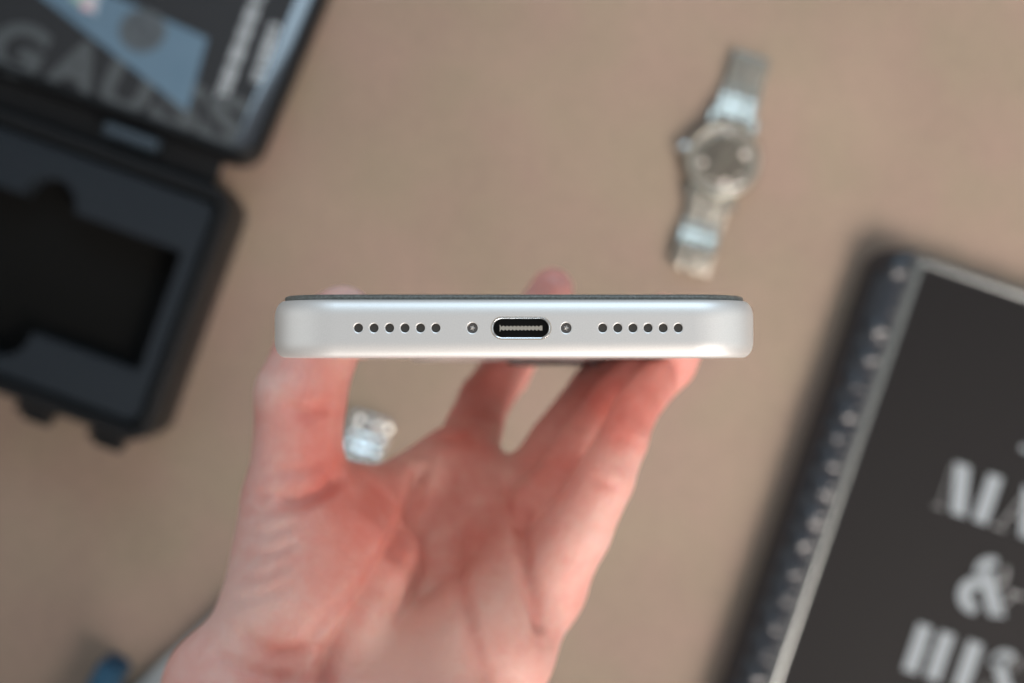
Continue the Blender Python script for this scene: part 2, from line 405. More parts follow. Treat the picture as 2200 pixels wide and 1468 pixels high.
palm = (chain(J(645, 1290, 293, 15), J(655, 1110, 303, 11.5)) + chain(J(620, 1340, 291, 11.5), J(484, 1480, 288, 11.3), J(520, 1900, 262, 22))
        + chain(J(705, 1200, 301, 16), J(750, 1110, 312, 11)) + chain(J(660, 1080, 306, 8.5), J(790, 1088, 322, 7.4), J(950, 1020, 344, 8.4))
        + chain(J(690, 1330, 303, 16), J(780, 1210, 312, 13)) + chain(J(860, 1130, 329, 9.5), J(985, 1005, 345, 9.2))
        + chain(J(985, 1045, 346, 8.8), J(1100, 1125, 340, 8.8), J(1165, 1160, 329, 9.6), J(1152, 1250, 317, 9.4))
        + chain(J(1095, 1125, 341, 9.0), J(945, 1310, 326, 11.5), J(790, 1500, 306, 13.5))
        + chain(J(985, 1040, 347, 9.0), J(880, 1230, 334, 11), J(760, 1450, 311, 14), J(760, 1600, 296, 17))
        + chain(J(1040, 1080, 342, 9.5), J(940, 1250, 331, 12))
        + chain(J(1155, 1160, 331, 9.4), J(1020, 1350, 318, 12))
        + chain(J(1150, 1245, 316, 11), J(1040, 1400, 304, 13.5), J(930, 1490, 299, 14), J(880, 1900, 265, 22))
        + chain(J(620, 1430, 300, 15), J(760, 1560, 295, 18), J(700, 1900, 266, 26)))
x0, x1, y0, y1, z0, z1 = -96, 64, -135, 34, 318, 472
h = 0.95
gx = np.arange(x0, x1, h, dtype=np.float32); gy = np.arange(y0, y1, h, dtype=np.float32); gz = np.arange(z0, z1, h, dtype=np.float32)
X, Y, Z = np.meshgrid(gx, gy, gz, indexing='ij')
def cone(pa, pb):
    (a, ra), (b, rb) = pa, pb
    a = a.astype(np.float32); b = b.astype(np.float32); ba = b-a; L2 = float(ba @ ba)
    px_, py_, pz_ = X-a[0], Y-a[1], Z-a[2]
    t = np.clip((px_*ba[0]+py_*ba[1]+pz_*ba[2])/L2, 0, 1)
    d = np.sqrt((px_-ba[0]*t)**2+(py_-ba[1]*t)**2+(pz_-ba[2]*t)**2)
    return d-(ra+(rb-ra)*t)
def smin(a, b, k):
    hh = np.clip(0.5+0.5*(b-a)/k, 0, 1)
    return b+(a-b)*hh-k*hh*(1-hh)
def union(ch, k):
    d = None
    for s in ch:
        c = cone(*s); d = c if d is None else smin(d, c, k)
    return d
dp = union(palm, 6.5)
field = dp
for ch, k in ((thumb, 5.0), (index, 4.5), (middle, 4.0), (ring, 4.0), (little, 3.0)):
    f = union(ch, 1.2)
    field = np.minimum(field, smin(dp, f, k))

def surface_nets(V, org, h):
    s = V < 0
    nx, ny, nz = V.shape
    acc = np.zeros((nx-1, ny-1, nz-1, 3), np.float32); cnt = np.zeros((nx-1, ny-1, nz-1), np.float32)
    corners = [(i, j, k) for i in (0, 1) for j in (0, 1) for k in (0, 1)]
    sub = lambda A, c: A[c[0]:nx-1+c[0], c[1]:ny-1+c[1], c[2]:nz-1+c[2]]
    for c0 in corners:
        for ax in range(3):
            if c0[ax]: continue
            c1 = list(c0); c1[ax] = 1; c1 = tuple(c1)
            a, b = sub(V, c0), sub(V, c1)
            m = sub(s, c0) != sub(s, c1)
            t = np.where(m, a/np.where(m, a-b, 1), 0)
            for d in range(3):
                acc[..., d] += np.where(m, c0[d]+(t if d == ax else 0), 0)
            cnt += m
    act = cnt > 0
    idx = -np.ones(act.shape, np.int64); idx[act] = np.arange(act.sum())
    ii = np.argwhere(act)
    verts = (ii+acc[act]/cnt[act][:, None])*h+np.array(org)
    quads = []
    for ax in range(3):
        sl0 = [slice(None)]*3; sl1 = [slice(None)]*3
        sl0[ax] = slice(0, -1); sl1[ax] = slice(1, None)
        e = np.argwhere(s[tuple(sl0)] != s[tuple(sl1)])
        o1, o2 = [(1, 2), (2, 0), (0, 1)][ax]
        e = e[(e[:, o1] > 0) & (e[:, o2] > 0) & (e[:, o1] < V.shape[o1]-1) & (e[:, o2] < V.shape[o2]-1)]
        flip = s[tuple(e.T)]
        q = []
        for d1, d2 in ((0, 0), (-1, 0), (-1, -1), (0, -1)):
            g = e.copy(); g[:, o1] += d1; g[:, o2] += d2
            q.append(idx[tuple(g.T)])
        q = np.stack(q, 1)
        q[~flip] = q[~flip][:, ::-1]
        quads.append(q)
    quads = np.concatenate(quads)
    return verts, quads[(quads >= 0).all(1)]
V_, Q_ = surface_nets(field, (x0, y0, z0), h)
# relax
nb0 = np.concatenate([Q_[:, i] for i in range(4)]); nb1 = np.concatenate([Q_[:, (i+1) % 4] for i in range(4)])
def relax(A, it, lam=0.5):
    for _ in range(it):
        s = np.zeros_like(A); c = np.zeros(len(A))
        for d in range(A.shape[1]): s[:, d] = np.bincount(nb0, A[nb1, d], len(A))+np.bincount(nb1, A[nb0, d], len(A))
        c = np.bincount(nb0, minlength=len(A))+np.bincount(nb1, minlength=len(A))
        A = A+lam*(s/np.maximum(c, 1)[:, None]-A)
    return A
V_ = relax(V_, 4)
def normals(A):
    a, b, c, d = (A[Q_[:, i]] for i in range(4))
    n = np.cross(c-a, d-b); N = np.zeros_like(A)
    for i in range(4):
        for k in range(3): N[:, k] += np.bincount(Q_[:, i], n[:, k], len(A))
    return N/np.maximum(np.linalg.norm(N, axis=1), 1e-9)[:, None]
NN = normals(V_)
camp = np.array([0, 0, HC*1000])
Dv = camp[2]-V_[:, 2]
U2 = V_[:, 0]/Dv*F+1100; W2 = 734-V_[:, 1]/Dv*F
view = camp-V_; view /= np.linalg.norm(view, axis=1)[:, None]
facing = np.clip((NN*view).sum(1)*2.5+0.2, 0, 1)
def pldist(pl):
    best = np.full(len(V_), 1e9)
    for (ax, ay), (bx, by) in zip(pl[:-1], pl[1:]):
        bxx, byy = bx-ax, by-ay; t = np.clip(((U2-ax)*bxx+(W2-ay)*byy)/(bxx*bxx+byy*byy), 0, 1)
        best = np.minimum(best, np.hypot(U2-ax-bxx*t, W2-ay-byy*t))
    return best*Dv/F
redness_shade = np.zeros(len(V_)); disp = np.zeros(len(V_))
creases = [  # polyline, depth, width (mm), dmin, dmax
    ([(598, 866), (645, 886), (695, 882), (728, 862)], 1.49, 1.08), ([(620, 905), (690, 903)], 0.40, 1.01),
    ([(575, 1012), (650, 1010), (722, 985)], 0.57, 1.15), ([(575, 1075), (640, 1074), (700, 1050), (742, 1008)], 1.95, 1.44),
    ([(520, 1062), (600, 1064), (680, 1040)], 0.36, 0.90), ([(515, 1110), (600, 1100), (690, 1072)], 0.41, 0.94),
    ([(505, 1150), (570, 1150), (650, 1120)], 0.41, 1.01), ([(495, 1205), (560, 1195), (650, 1165)], 0.47, 1.08),
    ([(485, 1250), (560, 1240), (640, 1205)], 0.41, 1.08), ([(470, 1300), (540, 1285), (640, 1255)], 0.41, 1.15),
    ([(906, 985), (898, 1075), (868, 1160), (815, 1255), (752, 1350), (700, 1440), (680, 1500)], 3.22, 1.87),
    ([(885, 1050), (850, 1150), (790, 1240), (700, 1330), (640, 1395), (545, 1425)], 0.80, 1.30),
    ([(1140, 1075), (1118, 1130), (1122, 1215), (1150, 1290), (1172, 1370)], 2.3, 1.58),
    ([(985, 1120), (985, 1250), (1010, 1360), (1055, 1480)], 1.03, 1.58), ([(1060, 1000), (1085, 1080), (1125, 1150)], 0.80, 1.44),
    ([(930, 940), (985, 945), (1040, 925)], 0.69, 1.15), ([(1100, 990), (1150, 1000), (1190, 985)], 0.57, 1.15),
    ([(500, 1350), (560, 1395), (640, 1410), (720, 1380)], 1.03, 1.44), ([(440, 1395), (520, 1440), (640, 1470)], 0.92, 1.44),
    ([(1245, 1020), (1290, 1035), (1345, 1060)], 0.69, 1.15), ([(1290, 935), (1345, 945), (1385, 960)], 0.40, 0.94),
    ([(1220, 900), (1275, 935)], 0.57, 1.08), ([(960, 1010), (1000, 1080), (1070, 1130)], 0.57, 1.44), ([(1010, 880), (1050, 905), (1085, 900)], 0.69, 1.15),
]
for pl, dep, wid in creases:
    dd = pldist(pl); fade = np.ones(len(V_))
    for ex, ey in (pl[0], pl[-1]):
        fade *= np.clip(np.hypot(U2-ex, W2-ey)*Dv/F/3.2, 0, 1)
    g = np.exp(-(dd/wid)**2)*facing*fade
    disp -= dep*g; redness_shade += 0.16*np.exp(-(dd/(wid*1.3))**2)*facing*fade*min(1, dep)  # shade in the creases put into the skin colour as extra red
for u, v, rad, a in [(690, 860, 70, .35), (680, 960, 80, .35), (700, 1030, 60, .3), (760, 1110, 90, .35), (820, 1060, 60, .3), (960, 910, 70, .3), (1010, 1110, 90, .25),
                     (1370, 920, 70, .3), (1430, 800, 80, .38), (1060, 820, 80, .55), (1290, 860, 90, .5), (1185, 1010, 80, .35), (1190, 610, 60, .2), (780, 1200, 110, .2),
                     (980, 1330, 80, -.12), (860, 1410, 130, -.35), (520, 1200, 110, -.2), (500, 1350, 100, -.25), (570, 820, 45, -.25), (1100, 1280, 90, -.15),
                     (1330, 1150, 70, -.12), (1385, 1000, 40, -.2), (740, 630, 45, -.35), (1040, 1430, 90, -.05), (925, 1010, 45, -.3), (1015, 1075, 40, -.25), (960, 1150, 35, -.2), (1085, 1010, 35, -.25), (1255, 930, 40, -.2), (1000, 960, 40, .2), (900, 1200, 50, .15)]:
    redness_shade += a*np.exp(-((U2-u)**2+(W2-v)**2)/rad**2)
V_ = V_+NN*disp[:, None]
# flesh gives way to the phone: push points out of its box
px0, px1 = PX*1000-38.3, PX*1000+38.3
loc = V_.copy(); vv = (ZP*1000-loc[:, 2]); hh_ = loc[:, 1]+vv*math.sin(R(0.6))
inx = np.minimum(loc[:, 0]-px0, px1-loc[:, 0]); inh_b = hh_-(-2.7); inh_f = 7.4-hh_; inv = np.minimum(vv, 153-vv)
ins = (inx > 0) & (inh_b > 0) & (inh_f > 0) & (inv > 0)
dep = np.stack([loc[:, 0]-px0, px1-loc[:, 0], inh_b, inh_f, 153-vv], 1)
which = dep.argmin(1)
for k, (ax, sg) in enumerate(((0, -1), (0, 1), (1, -1), (1, 1), (2, -1))):
    m = ins & (which == k)
    V_[m, ax] += sg*dep[m, k]*1.02
V_ = relax(V_, 1, 0.35)
person = thing('person', 'bare left hand reaching in from below, fingers and thumb gripping the silver phone', 'person', Matrix.Translation(P(800, 1300, 0.320)))
me = bpy.data.meshes.new('hand')
org = np.array(P(800, 1300, 0.320))
me.from_pydata((V_*MM-org).tolist(), [], Q_.tolist())
at = me.attributes.new('redness_shade', 'FLOAT', 'POINT'); at.data.foreach_set('value', (redness_shade+0.14).astype(np.float32))
hand = link('hand', me, M_skin, person, ang=180)
# fingernails on the far side of thumb and finger tips
for ch, dor in ((thumb, (-0.95, 0.15, -0.3)), (index, (-0.1, 0.25, -0.95)), (middle, (0.85, -0.2, -0.5)), (ring, (0.9, -0.2, -0.35)), (little, (0.35, -0.25, -0.9))):
    (a, ra), (b, rb) = ch[-1]
    d = Vector(b-a).normalized(); nrm = Vector(dor); nrm = (nrm-d*nrm.dot(d)).normalized()
    Mn = frame((Vector(b)+nrm*(rb*0.80)-d*1.6)*MM-Vector(org), d, nrm.cross(d))
    bm = bmesh.new(); bmesh.ops.create_uvsphere(bm, u_segments=20, v_segments=10, radius=1)
    bm.transform(Mn @ Matrix.Diagonal((4.8*MM, 0.68*rb*MM, 1.6*MM, 1)))
    obj('fingernail', bm, M_nail, person)

# ------------------------------------------------------------------ the hard case, open
A20 = R(20)
EX = Vector((math.cos(A20), -math.sin(A20), 0)); EY = Vector((math.sin(A20), math.cos(A20), 0))   # along the hinge, away from the front
ZR = 0.046
tr = P(512, 416, HC-ZR); CW, CD = 0.235, 0.1285     # rim corner by the hinge; width and depth of the base
cb = tr - EX*CW/2 - EY*CD/2; cb.z = 0
case = thing('storage_case', 'open black hard case with dark foam lining and printed card in the lid', 'case', frame(cb, EX, EY))
bm = bmesh.new()
slab(bm, CW/2, CD/2, 0.012, [(0.004, 0.0), (0.0015, 0.001), (0.0005, 0.004), (0, 0.012), (0, 0.040), (0.0004, 0.0435), (0.0016, 0.0455), (0.003, 0.046), (0.0052, 0.046),
     (0.0062, 0.0455), (0.0068, 0.044), (0.0072, 0.030), (0.0075, 0.006)], 8)
obj('case_base', bm, M_case, case)
bm = bmesh.new()
slab(bm, CW/2-0.0085, CD/2-0.0085, 0.006, [(0, 0.0065), (0, 0.0418), (0.0008, 0.043), (0.002, 0.0433)], 6)
foam = obj('foam_insert', bm, M_foam, case, ang=30)
Mi = case.matrix_world.inverted()
def cl(px, py, z):
    v = Mi @ P(px, py, HC-z); return (v.x, v.y)
ZF = 0.0433
p1, p2, p3 = cl(388, 548, ZF), cl(300, 800, ZF), cl(165, 452, ZF)
ux = (p1[0]+p2[0])/2; yt = (p1[1]+p3[1])/2; yb = p2[1]
cw = bmesh.new()
xl = ux-0.150
loft(cw, [[(x+(ux+xl)/2, y+(yt+yb)/2, z) for x, y in rr((ux-xl)/2, (yt-yb)/2, 0.0018, 4)] for z in (0.026, 0.06)])
co1 = obj('cutter', cw, None, case, False)
bpy.context.view_layer.update(); boolean(foam, co1)
for (px, py, rad) in ((102, 440, 13.5), (5, 700, 14.5)):
    c = cl(px, py, ZF); cw = bmesh.new()
    lathe(cw, [(rad*MM, 0.0262), (rad*MM, 0.06)], 32, M=Matrix.Translation((c[0], c[1], 0)))
    co2 = obj('cutter', cw, None, case, False)
    bpy.context.view_layer.update(); boolean(foam, co2)
foam.data.shade_smooth(); foam.data.set_sharp_from_angle(angle=R(30))
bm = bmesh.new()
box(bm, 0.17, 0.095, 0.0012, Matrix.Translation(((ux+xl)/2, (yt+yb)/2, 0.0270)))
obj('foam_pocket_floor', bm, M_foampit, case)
# latches on the front wall
for (px, py) in ((84, 905), (235, 965)):
    c = cl(px, py, 0.020)
    bm = bmesh.new()
    box(bm, 0.0165, 0.004, 0.030, Matrix.Translation((c[0], -CD/2-0.002, 0.022)), 0.0008)
    box(bm, 0.0145, 0.006, 0.009, Matrix.Translation((c[0]-0.001, -CD/2-0.0065, 0.020)) @ Matrix.Rotation(R(18), 4, 'X'), 0.0012)
    la = obj('latch', bm, M_case, case)
    bm = bmesh.new(); lathe(bm, [(0.0014, -0.009), (0.0014, 0.009)], 14, M=Matrix.Translation((c[0], -CD/2-0.0048, 0.034)) @ Matrix.Rotation(R(90), 4, 'Y'))
    obj('latch_pin', bm, M_case, la)
# lid, leaning back beyond flat
TAU = R(13)
LY = EY*math.cos(TAU) - Vector((0, 0, 1))*math.sin(TAU)
lo = P(545, 352, HC-0.041)                          # right corner of the lid by the hinge
LW, LD, LT = CW+0.002, 0.128, 0.022
Ml = frame(lo - EX*LW/2 + LY*LD/2, EX, LY)
Mlc = Mi @ Ml
def onlid(px, py, hgt=0.0):                         # pixel -> lid plane coordinates
    o = Vector((0, 0, HC)); d = (P(px, py, 0.5)-o); n = Ml.to_3x3() @ Vector((0, 0, 1)); q = Ml @ Vector((0, 0, hgt))
    v = Ml.inverted() @ (o+d*((q-o).dot(n)/d.dot(n))); return Vector((v.x, v.y))
bm = bmesh.new()
slab(bm, LW/2, LD/2, 0.013, [(0.004, -LT), (0.001, -LT+0.002), (0, -LT+0.006), (0, -0.004), (0.0005, -0.0015), (0.0018, -0.0002), (0.003, 0), (0.0045, -0.0002), (0.005, -0.0016), (0.0055, -0.0045)], 8)
bm.transform(Mlc)
lid = obj('case_lid', bm, M_case, case)
# glossy rounded rail along the right side of the card, plain ledge on the other sides
bm = bmesh.new()
rows = []
for k in range(13):
    t = k/12; x = LW/2-0.0050-0.0072*t
    rows.append((x, -0.0012+0.0010*t-0.0003*(2*t-1)**2))
ys = np.linspace(-LD/2+0.006, LD/2-0.006, 20)
vr = [[bm.verts.new(Mlc @ Vector((x, y, z-0.012*y))) for x, z in rows]+[bm.verts.new(Mlc @ Vector((rows[-1][0], y, -0.004))), bm.verts.new(Mlc @ Vector((rows[0][0], y, -0.004)))] for y in ys]
for a_, b_ in zip(vr[:-1], vr[1:]):
    for k in range(len(a_)): bm.faces.new((a_[k], a_[(k+1) % len(a_)], b_[(k+1) % len(a_)], b_[k]))
bm.faces.new(vr[0]); bm.faces.new(vr[-1][::-1])
obj('lid_rail', bm, M_lidrim, lid, ang=50)
ZC = -0.0012
bm = bmesh.new()
slab(bm, LW/2-0.0088, LD/2-0.0055, 0.003, [(0, -0.003), (0, ZC)], 4, off=(-0.0036, 0))
bm.transform(Mlc)
card = obj('lid_card', bm, M_card, lid)
# letters GAUSS
def text_mesh(ch, bold):
    cu = bpy.data.curves.new('t', 'FONT'); cu.body = ch; cu.size = 1.0; cu.offset = bold; cu.fill_mode = 'FRONT'; cu.align_x = 'CENTER'
    cu.extrude = 0.01; cu.resolution_u = 6
    o = bpy.data.objects.new('t', cu); C.objects.link(o)
    dg = bpy.context.evaluated_depsgraph_get(); dg.update()
    me = bpy.data.meshes.new_from_object(o.evaluated_get(dg))
    bpy.data.objects.remove(o); bpy.data.curves.remove(cu)
    return me
d1 = onlid(470, 275)-onlid(30, 105); base_ang = math.atan2(d1.y, d1.x)
for ch, px, py, wd in (('G', 12, 158, 0.026), ('A', 140, 198, 0.0255), ('U', 250, 240, 0.0235), ('S', 360, 280, 0.023), ('S', 462, 316, 0.023)):
    me_ = text_mesh(ch, 0.040); q = onlid(px, py, ZC)
    vs_ = np.array([v.co for v in me_.vertices]); lo_, hi_ = vs_.min(0), vs_.max(0)
    sy_ = 0.0275/(hi_[1]-lo_[1]); sx_ = wd/(hi_[0]-lo_[0])
    me_.transform(Mlc @ Matrix.Translation((q.x, q.y, ZC+0.00014)) @ Matrix.Rotation(base_ang, 4, 'Z') @ Matrix.Diagonal((sx_, sy_, 0.01, 1)) @ Matrix.Translation((-(lo_[0]+hi_[0])/2, -lo_[1], 0)))
    link('card_letter', me_, M_cardletter, card, False)
# blue grey panel with round emblem; hazy reflection put into its colour
def quad_part(name, pts, z, th, m, par, z_is=None):
    bm = bmesh.new(); q = [onlid(px, py, z) for px, py in pts]
    prism(bm, [(v.x, v.y) for v in q], z-th, z, Mlc)
    return obj(name, bm, m, par, False)
haze = quad_part('blue_haze_panel', [(402, 240), (446, 82), (236, -12), (140, -60), (20, -60)], ZC+0.0006, 0.00035, M_bluehaze, card)
def disc(name, px, py, r0, r1, z, m, par, n=36):
    c = onlid(px, py, z); bm = bmesh.new()
    if r0 == 0: lathe(bm, [(r1, z-0.0002), (r1, z)], n, M=Mlc @ Matrix.Translation((c.x, c.y, 0)))
    else:
        rows = [[bm.verts.new(Mlc @ Vector((c.x+r*math.cos(2*math.pi*k/n), c.y+r*math.sin(2*math.pi*k/n), zz))) for k in range(n)] for r, zz in ((r0, z-0.0002), (r0, z), (r1, z), (r1, z-0.0002))]
        for i in range(4):
            for k in range(n): bm.faces.new((rows[i][k], rows[i][(k+1) % n], rows[(i+1) % 4][(k+1) % n], rows[(i+1) % 4][k]))
    return obj(name, bm, m, par, False)
em = disc('emblem', 306, 66, 0, 0.0112, ZC+0.0009, M_emblem, haze)
disc('emblem_ring', 306, 66, 0.0070, 0.0086, ZC+0.0011, M_emblemdark, haze)
quad_part('emblem_bar', [(283, 58), (300, 40), (330, 72), (314, 90)], ZC+0.0012, 0.0002, M_emblemdark, haze)
quad_part('sticker', [(150, -2), (205, 32), (218, -20), (165, -50)], ZC+0.0009, 0.0002, M_stwhite, haze)
quad_part('sticker_patch', [(158, 4), (170, 8), (176, -14), (164, -20)], ZC+0.0012, 0.0002, M_stgreen, haze)
quad_part('sticker_patch', [(172, 20), (196, 26), (200, 2), (178, 0)], ZC+0.0012, 0.0002, M_stpink, haze)
# fine print in two rows: thin strokes too small to read
for (xa, ya, xb, yb_, wd, st) in ((468, 232, 566, -40, 0.0072, 0.0013), (551, 176, 592, 52, 0.0058, 0.0013)):
    a, b = onlid(xa, ya, ZC), onlid(xb, yb_, ZC); L = (b-a).length; d = (b-a)/L; nn = Vector((-d.y, d.x))
    bm = bmesh.new(); k = 0; s = 0.0
    while s < L:
        w = st*random.uniform(0.4, 0.75); hh2 = wd/2*random.uniform(0.75, 1.0)
        c0 = a+d*s; c1 = a+d*min(L, s+w)
        if random.random() > 0.06:
            prism(bm, [tuple(c0-nn*hh2), tuple(c1-nn*hh2), tuple(c1+nn*hh2), tuple(c0+nn*hh2)], ZC-0.0001, ZC+0.0002, Mlc)
        s += st
    obj('fine_print', bm, M_print, card, False)
# black strip across the gap between base and lid
bm = bmesh.new(); box(bm, CW-0.03, 0.022, 0.004, Matrix.Translation((0, CD/2+0.008, 0.030)), 0.001)
obj('gap_strip', bm, M_case, case)
# hinge knuckles
for px, py in ((284, 296), (-420, 40)):
    q = Mi @ P(px, py, HC-0.040)
    bm = bmesh.new(); lathe(bm, [(0.0028, -0.0135), (0.0034, -0.013), (0.0034, 0.013), (0.0028, 0.0135)], 18, M=Matrix.Translation(q) @ Matrix.Rotation(R(90), 4, 'Y'))
    obj('hinge', bm, M_hinge, case)

# ------------------------------------------------------------------ the book
AB = R(19.0)
BX = Vector((math.cos(AB), -math.sin(AB), 0)); BY = Vector((math.sin(AB), math.cos(AB), 0))
ZB = 0.026
bo = P(1979, 556, HC-ZB); bo.z = 0
Mb = frame(bo, BX, BY)
book = thing('book', 'black hardback book with white stencil lettering and knobbly navy spine edge', 'book', Mb)
BW, BH = 0.185, 0.262
def onbook(px, py, z=ZB):
    v = Mb.inverted() @ P(px, py, HC-z); return Vector((v.x, v.y))
bm = bmesh.new()
slab(bm, BW/2, BH/2, 0.002, [(0, 0.0225), (0, 0.0252), (0.0004, 0.0256)], 3, off=(BW/2+0.002, -BH/2-0.002))
obj('cover_board', bm, M_bookpanel, book)
bm = bmesh.new()
slab(bm, BW/2-0.003, BH/2-0.003, 0.001, [(0, 0.0035), (0, 0.0224)], 3, off=(BW/2+0.002, -BH/2-0.002))
obj('page_block', bm, M_pages, book)
bm = bmesh.new()
slab(bm, BW/2, BH/2, 0.002, [(0.0005, 0.0002), (0, 0.0008), (0, 0.0034)], 3, off=(BW/2+0.002, -BH/2-0.002))
obj('back_board', bm, M_bookpanel, book)
# raised border bars, half-round
def bar(a, b, rad, m, par, name='cover_border'):
    a, b = Vector((*a, 0.0250)), Vector((*b, 0.0250)); d = (b-a).normalized(); nn = Vector((-d.y, d.x, 0)); up = Vector((0, 0, 1))
    bm = bmesh.new(); loops = []
    for p in (a, b):
        loops.append([p+nn*rad*math.cos(R(180*k/14))+up*rad*0.55*math.sin(R(180*k/14)) for k in range(15)])
    loft(bm, loops)
    return obj(name, bm, m, par, ang=60)
rB = 0.0027
bar((0.0, 0.0), (0.0, -BH-0.003), rB, M_bookborder, book)
bar((0.0, -0.0005), (BW+0.003, -0.0005), rB*0.9, M_bookborder, book)
bar((BW+0.002, 0.0), (BW+0.002, -BH-0.003), rB, M_bookborder, book)
bar((0.0, -BH-0.003), (BW+0.003, -BH-0.003), rB, M_bookborder, book)
# spine strip with knobbly relief
nu, nv = 26, 260
us = np.linspace(0, 1, nu); vs = np.linspace(0, 1, nv)
g = np.zeros((nv, nu, 3)); SW = 0.0178
bumps = [(0.55, 0.045, 1.3)] + [(random.uniform(0.42, 0.62), v+random.uniform(-0.006, 0.006), random.uniform(0.6, 1.2)) for v in np.arange(0.165, 1.0, 0.052)]
for i, v in enumerate(vs):
    yy = 0.0025-v*(BH+0.004)
    for k, u in enumerate(us):
        edge = min(1.0, max(0.0, 1-((0.013-v*(BH+0.004))/0.013))) if v*(BH+0.004) < 0.013 else 1.0
        wloc = SW*(0.35+0.65*math.sqrt(max(0, 1-(1-edge)**2)))
        xx = -0.002-wloc*u
        zz = 0.0245-0.011*u**3
        for bu, bv, ba in bumps:
            zz += 0.0023*ba*math.exp(-((u-bu)/0.20)**2-((v-bv)/0.012)**2)
        zz += 0.0004*math.sin(v*410+u*3)*math.sin(u*9+v*77)
        g[i, k] = (xx, yy, zz)
bm = bmesh.new()
vr = [[bm.verts.new(g[i, k]) for k in range(nu)]+[bm.verts.new((g[i, -1][0], g[i, -1][1], 0.0003)), bm.verts.new((-0.002, g[i, -1][1], 0.0003))] for i in range(nv)]
m_ = nu+2
for i in range(nv-1):
    for k in range(m_): bm.faces.new((vr[i][k], vr[i][(k+1) % m_], vr[i+1][(k+1) % m_], vr[i+1][k]))
bm.faces.new(vr[0]); bm.faces.new(vr[-1][::-1])
obj('spine', bm, M_bookspine, book, ang=50)
# stencil letters
ca, sa = math.cos(AB), math.sin(AB)
def tx(u, w): return onbook(u*0.9455+w*0.3256, u*0.3256-w*0.9455)     # photo pixels along / across the line of text
def letter(polys, m=M_bookletter):
    bm = bmesh.new()
    for p in polys:
        q = [tx(*v) for v in p]
        ar = sum(q[i].x*q[(i+1) % len(q)].y-q[(i+1) % len(q)].x*q[i].y for i in range(len(q)))
        if ar < 0: q = q[::-1]
        prism(bm, [tuple(v) for v in q], 0.0255, 0.02585)
    return obj('cover_letter', bm, m, book, False)
def rect(u0, u1, w0, w1, sh=0): return [(u0, w0), (u1, w0), (u1+sh, w1), (u0+sh, w1)]
def arcband(cu, cw_, ro, ri, a0, a1, off=0.0, sq=1.0, n=18):
    o_ = [(cu+ro*math.cos(R(a0+(a1-a0)*k/n)), cw_+ro*sq*math.sin(R(a0+(a1-a0)*k/n))) for k in range(n+1)]
    i_ = [(cu+off+ri*math.cos(R(a0+(a1-a0)*k/n)), cw_+ri*sq*math.sin(R(a0+(a1-a0)*k/n))) for k in range(n+1)]
    return o_+i_[::-1]
# MAN
wM = -376
letter([rect(2290, 2324, wM, wM+106, -26), rect(2340, 2372, wM, wM+106)])
letter([rect(2260, 2263, wM, wM+100), rect(2250, 2274, wM, wM+5)], M_bookfaint)
letter([rect(2446, 2484, wM, wM+106, -26)])
letter([rect(2396, 2401, wM, wM+80, 26), rect(2384, 2414, wM, wM+6), rect(2410, 2436, wM+34, wM+38)], M_bookfaint)
letter([rect(2520, 2566, wM, wM+106, -22), rect(2500, 2505, wM, wM+106), rect(2578, 2583, wM, wM+106)])
# A (top line), beyond the frame edge for the most part
wA = wM+176
letter([rect(2400, 2406, wA, wA+80, 26), rect(2388, 2420, wA, wA+12), rect(2444, 2492, wA, wA+106, -26)])
# &
wE = wM-177
letter([[(2386, wE+76), (2418, wE+88), (2474, wE+2), (2440, wE-6)], arcband(2400, wE+26, 40, 18, 95, 285, 7), arcband(2413, wE+82, 34, 15, 80, 205, 5)])
letter([arcband(2416, wE+84, 36, 22, -60, 40, 4), rect(2462, 2500, wE+52, wE+60), rect(2452, 2458, wE+6, wE+52, 22)], M_bookfaint)
# HIS
wH = wE-176
letter([rect(2302, 2334, wH, wH+106), rect(2353, 2385, wH, wH+106), rect(2334, 2353, wH+52, wH+54)])
letter([rect(2416, 2449, wH, wH+106)])
letter([[(2476, wH+88), (2500, wH+96), (2548, wH+22), (2522, wH+8)], arcband(2506, wH+80, 32, 12, 60, 200, 4), arcband(2518, wH+26, 32, 12, -120, 30, -4)])
letter([arcband(2506, wH+80, 32, 24, 0, 62), rect(2478, 2483, wH, wH+30), arcband(2516, wH+26, 34, 26, 190, 250)], M_bookfaint)

# ------------------------------------------------------------------ the wristwatch
AW = R(16.5)
wx = Vector((math.cos(AW), -math.sin(AW), 0)); wy = Vector((math.sin(AW), math.cos(AW), 0))
wc = P(1554, 343, HC-0.010); wc.z = 0
watch = thing('wristwatch', 'steel wristwatch with round dark dial lying on the table above the phone', 'watch', frame(wc, wx, wy))
bm = bmesh.new()
lathe(bm, [(16*MM, 0.5*MM), (18.4*MM, 1.2*MM), (19.2*MM, 3*MM), (19.2*MM, 7*MM), (18.6*MM, 8.2*MM)], 64)
obj('watch_case', bm, M_steel, watch)
bm = bmesh.new()
rows = [(18.4, 8.1), (18.5, 8.6), (17.4, 10.2), (16.2, 10.9), (15.4, 10.7), (15.2, 9.2)]
lathe(bm, [(r*MM, z*MM) for r, z in rows], 64, False, False); obj('bezel', bm, M_bezel, watch)
bm = bmesh.new(); lathe(bm, [(15.3*MM, 8.4*MM), (15.3*MM, 9.3*MM), (11.8*MM, 9.0*MM), (11.8*MM, 8.6*MM)], 64, False, False); obj('rehaut', bm, M_dialring, watch)
bm = bmesh.new(); lathe(bm, [(12.2*MM, 8.2*MM), (12.2*MM, 8.75*MM)], 48); dial = obj('dial', bm, M_dial, watch)
Wi = watch.matrix_world.inverted()
